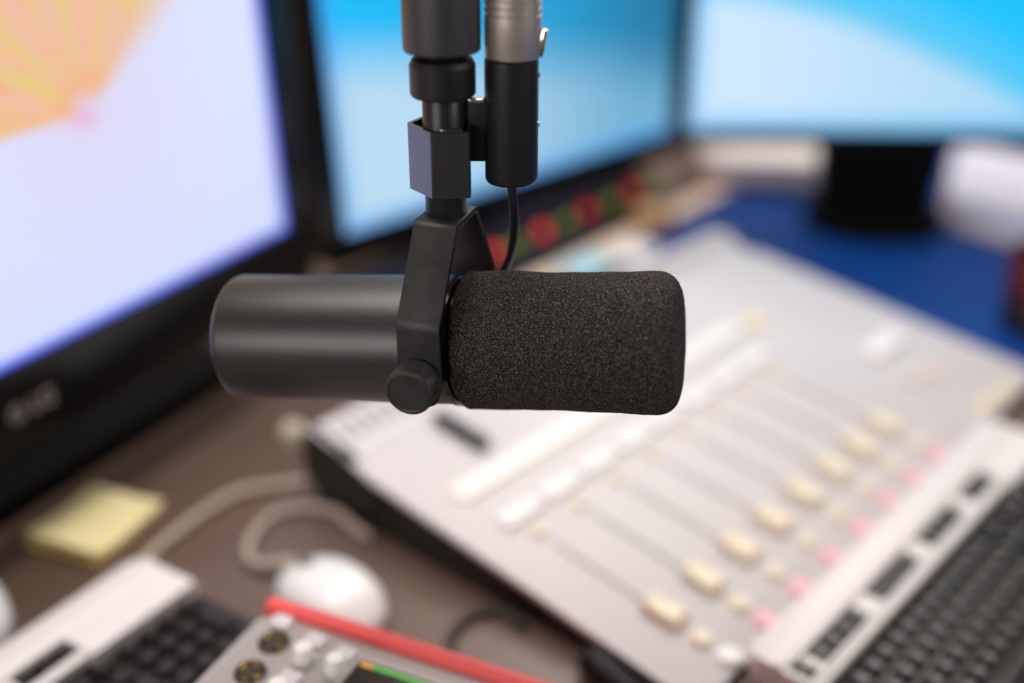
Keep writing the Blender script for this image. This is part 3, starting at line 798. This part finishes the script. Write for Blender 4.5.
mouse('white computer mouse behind the red edge of the small grey mixer', (-0.1075, 0.5440, 0), R(137.0),
      [(-0.134, 0.574, 0.010), (-0.1450, 0.5790, 0.008), (-0.1560, 0.5800, 0.005), (-0.1650, 0.5880, 0.0035), (-0.1690, 0.6060, 0.0034), (-0.1615, 0.6340, 0.0034), (-0.1430, 0.6450, 0.0034), (-0.1187, 0.6405, 0.0034), (-0.1040, 0.6230, 0.0034), (-0.0960, 0.6150, 0.0034), (-0.0915, 0.6110, 0.0034)])
mouse('white mouse cut off by the left picture edge, below the sticky notes', (-0.3190, 0.5270, 0), R(125),
      [(-0.3405, 0.5580, 0.010), (-0.352, 0.566, 0.005), (-0.368, 0.556, 0.0034), (-0.40, 0.49, 0.0034), (-0.45, 0.40, 0.0034)])

# ------------------------------------------------------------------ sticky note pad
pad = thing('sticky_note_pad', 'pale yellow pad of sticky notes lying askew on the dark desk', 'sticky notes', (-0.2745, 0.6270, 0), R(-21))
bm = bmesh.new(); prism(bm, rrect(-0.0285, -0.033, 0.0285, 0.033, 0.001, 2), 0.0, 0.005)
finish(bm, 'pad', M['noteedge'], pad, smooth=False)
def sheet(dz, rot, curl):
    bm = bmesh.new(); n = 12; g = []
    for i in range(n + 1):
        g.append([])
        for j in range(n + 1):
            x = -0.0290 + 0.058 * i / n; y = -0.0335 + 0.067 * j / n
            q = max(0, (-y / 0.0335 - 0.1)) ** 2 * curl + max(0, (x / 0.0290 + y / 0.0335 - 1.1)) ** 2 * curl * 0.5
            g[-1].append(bm.verts.new((x, y, 0.0051 + dz + q)))
    fs = [bm.faces.new((g[i][j], g[i + 1][j], g[i + 1][j + 1], g[i][j + 1])) for i in range(n) for j in range(n)]
    ex = bmesh.ops.extrude_face_region(bm, geom=fs)
    bmesh.ops.translate(bm, vec=(0, 0, 0.0002), verts=[v for v in ex['geom'] if isinstance(v, bmesh.types.BMVert)])
    bmesh.ops.rotate(bm, cent=(0, 0, 0), matrix=Matrix.Rotation(rot, 3, 'Z'), verts=bm.verts)
    return finish(bm, 'sheet', M['note'], pad)
sheet(0.0, R(1.0), 0.003); sheet(0.0006, R(-2.5), 0.006)

# ------------------------------------------------------------------ small grey audio mixer with red edge
BA = R(-24.18)
au = thing('audio_mixer', 'small grey audio mixer with a bright red side panel and gold jack sockets', 'audio mixer', (-0.1199, 0.4563, 0), BA)
ZT = 0.075; LX, LY = 0.22, 0.16
bm = bmesh.new()
poly = rrect(0, -LY, LX, -0.0045, 0.006)
prism(bm, poly, 0.004, ZT, 0.003, 3)
finish(bm, 'case', M['boxgrey'], au)
bm = bmesh.new()
prism(bm, rrect(-0.0015, -0.0050, LX + 0.0015, 0.0035, 0.0012, 3), 0.0, ZT + 0.004, 0.002, 3)
finish(bm, 'side_panel', M['red'], au)['label'] = 'bright red side panel'
bm = bmesh.new()
for sx in (0.02, LX - 0.02):
    for sy in (-LY + 0.02, -0.03): lathe(bm, [(0.008, 0.0), (0.009, 0.004)], 20, Matrix.Translation((sx, sy, 0)))
finish(bm, 'feet', M['rubber'], au)
def socket(x, y):
    bm = bmesh.new()
    lathe(bm, [(0.0045, 0.0004), (0.0064, 0.0004), (0.0068, 0.0012), (0.0074, 0.0012), (0.0078, 0.0)], 28, cap=False)
    lathe(bm, [(0.0001, 0.0003), (0.0068, 0.0003)], 28, cap=False)
    o = finish(bm, 'jack_socket', M['socketblack'], au, loc=(x, y, ZT)); o['label'] = 'black socket with gold contacts'
    bm = bmesh.new()
    for k in range(3):
        a = R(90 + 120 * k)
        lathe(bm, [(0.0009, 0.0003), (0.0009, 0.0014), (0.0005, 0.0018)], 12, Matrix.Translation((0.0032 * math.cos(a), 0.0032 * math.sin(a), 0)))
    lathe(bm, [(0.0052, 0.0006), (0.0056, 0.0011), (0.0060, 0.0006)], 24, cap=False)
    finish(bm, 'contact', M['gold'], o)
socket(0.0171, -0.0229); socket(0.0190, -0.0445)
def aknob(x, y):
    bm = bmesh.new()
    lathe(bm, [(0.0052, 0.0), (0.0052, 0.003), (0.0046, 0.004), (0.0044, 0.0080), (0.0038, 0.0090), (0.0010, 0.0092)], 28)
    o = finish(bm, 'gain_knob', M['warmwhite'], au, loc=(x, y, ZT)); o['label'] = 'cream knob'
for x, y in ((0.0372, -0.0275), (0.0547, -0.0278), (0.0400, -0.0520), (0.0560, -0.0530)): aknob(x, y)
for x, y, m in ((0.0127, -0.0098, 'knobgrey'), (0.0350, -0.0146, 'knobgrey'), (0.0383, -0.0408, 'knobgrey'), (0.0530, -0.0170, 'knobgrey')):
    bm = bmesh.new(); prism(bm, rrect(-0.0048, -0.0042, 0.0048, 0.0042, 0.001), 0.0, 0.0022, 0.0006)
    finish(bm, 'push_button', M[m], au, loc=(x, y, ZT))['label'] = 'small pale grey push button'
bm = bmesh.new(); prism(bm, rrect(0.0590, -0.060, 0.150, -0.0135, 0.002), 0.0, 0.0016, 0.0006)
df = finish(bm, 'display_frame', M['stripdim'], au, loc=(0, 0, ZT)); df['label'] = 'light frame of the level display'
bm = bmesh.new(); prism(bm, rrect(0.0618, -0.057, 0.147, -0.0175, 0.001), 0.0012, 0.0020)
finish(bm, 'display', M['display'], df)
for m, x0, x1 in (('amberled', 0.0635, 0.0700), ('greenled', 0.0705, 0.1300)):
    bm = bmesh.new(); box(bm, ((x0 + x1) / 2, -0.0200, 0.0021), (x1 - x0, 0.0022, 0.0004))
    finish(bm, 'level_bar', M[m], df)

# ------------------------------------------------------------------ cables and loose things on the desk
bm = bmesh.new(); tube(bm, spline([(0.020, 0.430, 0.0031), (-0.012, 0.4500, 0.0031), (-0.0270, 0.4750, 0.0031), (-0.0340, 0.4980, 0.0031), (-0.0344, 0.5180, 0.0031), (-0.0235, 0.5340, 0.0031), (-0.0090, 0.5385, 0.0031), (0.0010, 0.5310, 0.0031), (0.0070, 0.5240, 0.0031)], 8), 0.0030, 12)
bmesh.ops.translate(bm, vec=(0, 0, TABLE), verts=bm.verts)
tag(finish(bm, 'cable', M['cabledark']), 'thin dark cable curving in a loop between the small mixer and the console', 'cable')
def helix(p0, p1, r, turns):
    p0, p1 = Vector(p0), Vector(p1); d = (p1 - p0).normalized(); n = d.cross(Vector((0, 0, 1))).normalized(); b = d.cross(n)
    N_ = turns * 14
    return [p0 + (p1 - p0) * (k / N_) + (n * math.cos(2 * PI * k / 14) + b * math.sin(2 * PI * k / 14)) * r for k in range(N_ + 1)]
bm = bmesh.new(); tube(bm, helix((0.0415, 0.4930, 0.0100 + TABLE), (0.0830, 0.4340, 0.0100 + TABLE), 0.0068, 16), 0.0020, 8)
tag(finish(bm, 'coiled_cord', M['rubber']), 'black coiled cord lying along the front left side of the console', 'cable')

sk = thing('bottle_cap', 'small pale round cap standing on the desk behind the microphone', 'cap', (-0.1640, 0.7410, 0))
bm = bmesh.new(); lathe(bm, [(0.0075, 0.0), (0.0085, 0.002), (0.0085, 0.008), (0.0065, 0.011), (0.001, 0.012)], 28)
finish(bm, 'crown', M['creamdim'], sk); bm = bmesh.new(); lathe(bm, [(0.009, 0.0), (0.0095, 0.001), (0.009, 0.002)], 28)
finish(bm, 'ring', M['nickel'], sk)

pen = thing('marker_pen', 'short black marker lying on the console deck under the microphone', 'pen', mtx=CM @ Matrix.Translation(C(0.0350, -0.102, 0.0052)) @ Matrix.Rotation(R(92), 4, 'Z'))
ROTY = Matrix.Rotation(R(90), 4, 'Y')
bm = bmesh.new(); lathe(bm, [(0.003, -0.024), (0.0048, -0.0235), (0.0050, -0.020), (0.0050, 0.002), (0.0046, 0.004)], 24, ROTY); finish(bm, 'barrel', M['rubber'], pen)
bm = bmesh.new(); lathe(bm, [(0.0046, 0.003), (0.0051, 0.0035), (0.0049, 0.019), (0.0040, 0.022), (0.001, 0.023)], 24, ROTY); finish(bm, 'cap', M['gloss'], pen)

# control panel with lit buttons below the centre screen
q0, q1 = Vector((-0.0161, 1.0123)), Vector((0.1321, 1.1903)); dq = (q1 - q0).normalized(); pa = math.atan2(dq.y, dq.x)
cp = thing('button_panel', 'low dark panel with a row of red and green lit buttons below the centre screen', 'control panel', (q0.x, q0.y, 0), pa)
PL = 0.275
bm = bmesh.new()
pf = [(-0.004, 0.0), (0.004, 0.050), (0.060, 0.050), (0.060, 0.0)]
a = [bm.verts.new((-0.165, y, z)) for y, z in pf]; b = [bm.verts.new((PL, y, z)) for y, z in pf]
for k in range(4): bm.faces.new((a[k], a[(k + 1) % 4], b[(k + 1) % 4], b[k]))
bm.faces.new(a[::-1]); bm.faces.new(b)
bmesh.ops.bevel(bm, geom=list(bm.edges), offset=0.0015, segments=2, affect='EDGES')
finish(bm, 'housing', M['panelnavy'], cp)
TL = math.atan2(0.008, 0.050)
def pbtn(x, z, r, m, nm, lab):
    y = -0.004 + 0.008 * z / 0.050
    bm = bmesh.new(); lathe(bm, [(r, -0.001), (r, 0.004), (r * 0.8, 0.0055), (r * 0.2, 0.006)], 24, Matrix.Rotation(R(90) - TL, 4, 'X'))
    finish(bm, nm, m, cp, loc=(x, y, z))['label'] = lab
L0 = (q1 - q0).length
for k, x in enumerate((0.0, 0.0735, 0.148, 0.2316)):
    pbtn(x, 0.040, 0.0066, M['orangelight'] if k < 2 else M['redlight'], 'lit_button', 'round orange-red lit button' if k < 2 else 'round red lit button')
for x in (0.032, 0.112, 0.190, 0.262):
    for dx in (-0.006, 0.006):
        pbtn(x + dx, 0.039 + dx * 0.2, 0.0046, M['greenlight'], 'indicator', 'small green lit button')

# papers
def slab(name, label, cat, poly, z0, h, m, group=None, rz=0, loc=(0, 0, 0), layers=1, m2=None):
    t = thing(name, label, cat, loc, rz, group)
    for k in range(layers):
        bm = bmesh.new(); j = 0.0015 * ((k * 37) % 5 - 2)
        prism(bm, [(x + j, y - j) for x, y in poly], z0 + h * k / layers, z0 + h * (k + 1) / layers - 0.0002, 0.0006)
        finish(bm, 'sheets', (m2 if (m2 and k == 0) else m), t, smooth=False)
    return t
slab('paper_stack', 'stack of whitish papers on a brown folder left of the black monitor neck', 'papers', [(-0.092, -0.090), (0.098, -0.125), (0.112, 0.05), (-0.088, 0.085)], 0, 0.034, M['paper'], loc=(0.322, 1.404, 0.0048), layers=5, m2=M['kraft'])
slab('paper_stack', 'thick stack of cool white papers right of the black monitor neck', 'papers', [(-0.082, -0.01), (0.02, -0.141), (0.16, 0.02), (0.00, 0.20)], 0, 0.034, M['paperlav'], loc=(0.558, 1.200, 0.0016), layers=4, m2=M['beigecard'])
slab('card_strip', 'long beige card strip lying in front of the lit button panel', 'card', [(-0.075, -0.036), (0.300, -0.034), (0.430, -0.026), (0.430, 0.004), (0.290, -0.007), (-0.075, -0.008)], 0, 0.003, M['beigecard'], loc=(q0.x, q0.y, 0.0016), rz=pa)
slab('note_sheet', 'small light blue paper sheet between the console and the beige card', 'paper', [(-0.030, -0.022), (0.035, -0.018), (0.030, 0.022), (-0.034, 0.018)], 0, 0.0012, M['bluepaper'], loc=(0.079, 1.066, 0.0047), rz=pa)
slab('note_sheet', 'small cream paper sheet behind the foam windscreen', 'paper', [(-0.03, -0.02), (0.03, -0.02), (0.03, 0.02), (-0.03, 0.02)], 0, 0.0012, M['paper'], loc=(0.128, 1.100, 0.0060), rz=pa + 0.2)
tr = thing('tape_roll', 'roll of brown packing tape lying on the beige card strip', 'tape', (0.1530, 1.1750, 0.0048))
bm = bmesh.new(); lathe(bm, [(0.012, 0.0), (0.0215, 0.0), (0.0220, 0.0006), (0.0220, 0.0194), (0.0215, 0.020), (0.012, 0.020), (0.012, 0.0)], 40, cap=False)
finish(bm, 'tape', M['tape'], tr)
bm = bmesh.new(); lathe(bm, [(0.0105, 0.0), (0.0122, 0.0), (0.0122, 0.0206), (0.0105, 0.0206), (0.0105, 0.0)], 40, cap=False)
finish(bm, 'core', M['beigecard'], tr)

dp = thing('pen_pot', 'dark red and black pot on the desk at the right picture edge', 'pot', (0.4700, 0.9300, 0.0014))
bm = bmesh.new(); lathe(bm, [(0.030, 0.0), (0.032, 0.002), (0.032, 0.028), (0.031, 0.030)], 40); finish(bm, 'base', M['matblack'], dp)
bm = bmesh.new(); lathe(bm, [(0.0315, 0.029), (0.033, 0.031), (0.034, 0.070), (0.033, 0.072), (0.031, 0.071), (0.030, 0.034), (0.002, 0.032)], 40); finish(bm, 'cup', M['darkred'], dp)

# ------------------------------------------------------------------ light
def area(name, loc, target, size, sizey, power, col):
    l = bpy.data.lights.new(name, 'AREA'); l.shape = 'RECTANGLE'; l.size = size; l.size_y = sizey; l.energy = power; l.color = col[:3]
    o = bpy.data.objects.new(name, l); COL.objects.link(o)
    loc = Vector((loc[0], loc[1], loc[2] + TABLE)); tg = Vector((target[0], target[1], target[2] + TABLE))
    o.location = loc; o.rotation_euler = (tg - loc).to_track_quat('-Z', 'Y').to_euler(); return o
area('ceiling_light', (-0.05, 1.04, 1.55), (0.05, 0.95, 0), 1.8, 0.55, 25, (1.0, 0.93, 0.87))
area('ceiling_light', (0.55, 2.05, 1.75), (0.45, 1.5, 0), 1.4, 0.5, 16, (1.0, 0.95, 0.91))
area('window_and_fill', (-1.30, -1.25, 0.70), (-0.05, 0.43, 0.20), 1.3, 0.60, 14, (1.0, 0.95, 0.92))
area('window_and_fill', (1.55, -0.30, 0.95), (0.0, 0.43, 0.22), 1.0, 0.6, 8, (1.0, 0.95, 0.92))  # added fill for the foam's right end and the plug, no known window
w = bpy.data.worlds.new('room_light'); SC.world = w; w.use_nodes = True
w.node_tree.nodes['Background'].inputs['Color'].default_value = (1.0, 0.95, 0.91, 1); w.node_tree.nodes['Background'].inputs['Strength'].default_value = 0.10

# ------------------------------------------------------------------ camera
F, PITCH, CH = 1150.0, 0.46, 0.448
cam = bpy.data.cameras.new('camera'); co = bpy.data.objects.new('camera', cam); COL.objects.link(co)
cam.sensor_width = 36; cam.lens = F * 36 / 1024
co.location = (0, 0, CH + TABLE); co.rotation_euler = (PI / 2 - PITCH, 0, 0)
cam.clip_start = 0.01
cam.dof.use_dof = True; cam.dof.focus_distance = 0.452; cam.dof.aperture_fstop = (F * 36 / 1024) / 20.5
cam.dof.aperture_blades = 0
SC.camera = co
vs_ = SC.view_settings; vs_.view_transform = 'Standard'; vs_.look = 'None'; vs_.gamma = 1.0; vs_.exposure = 0.0; vs_.use_curve_mapping = False
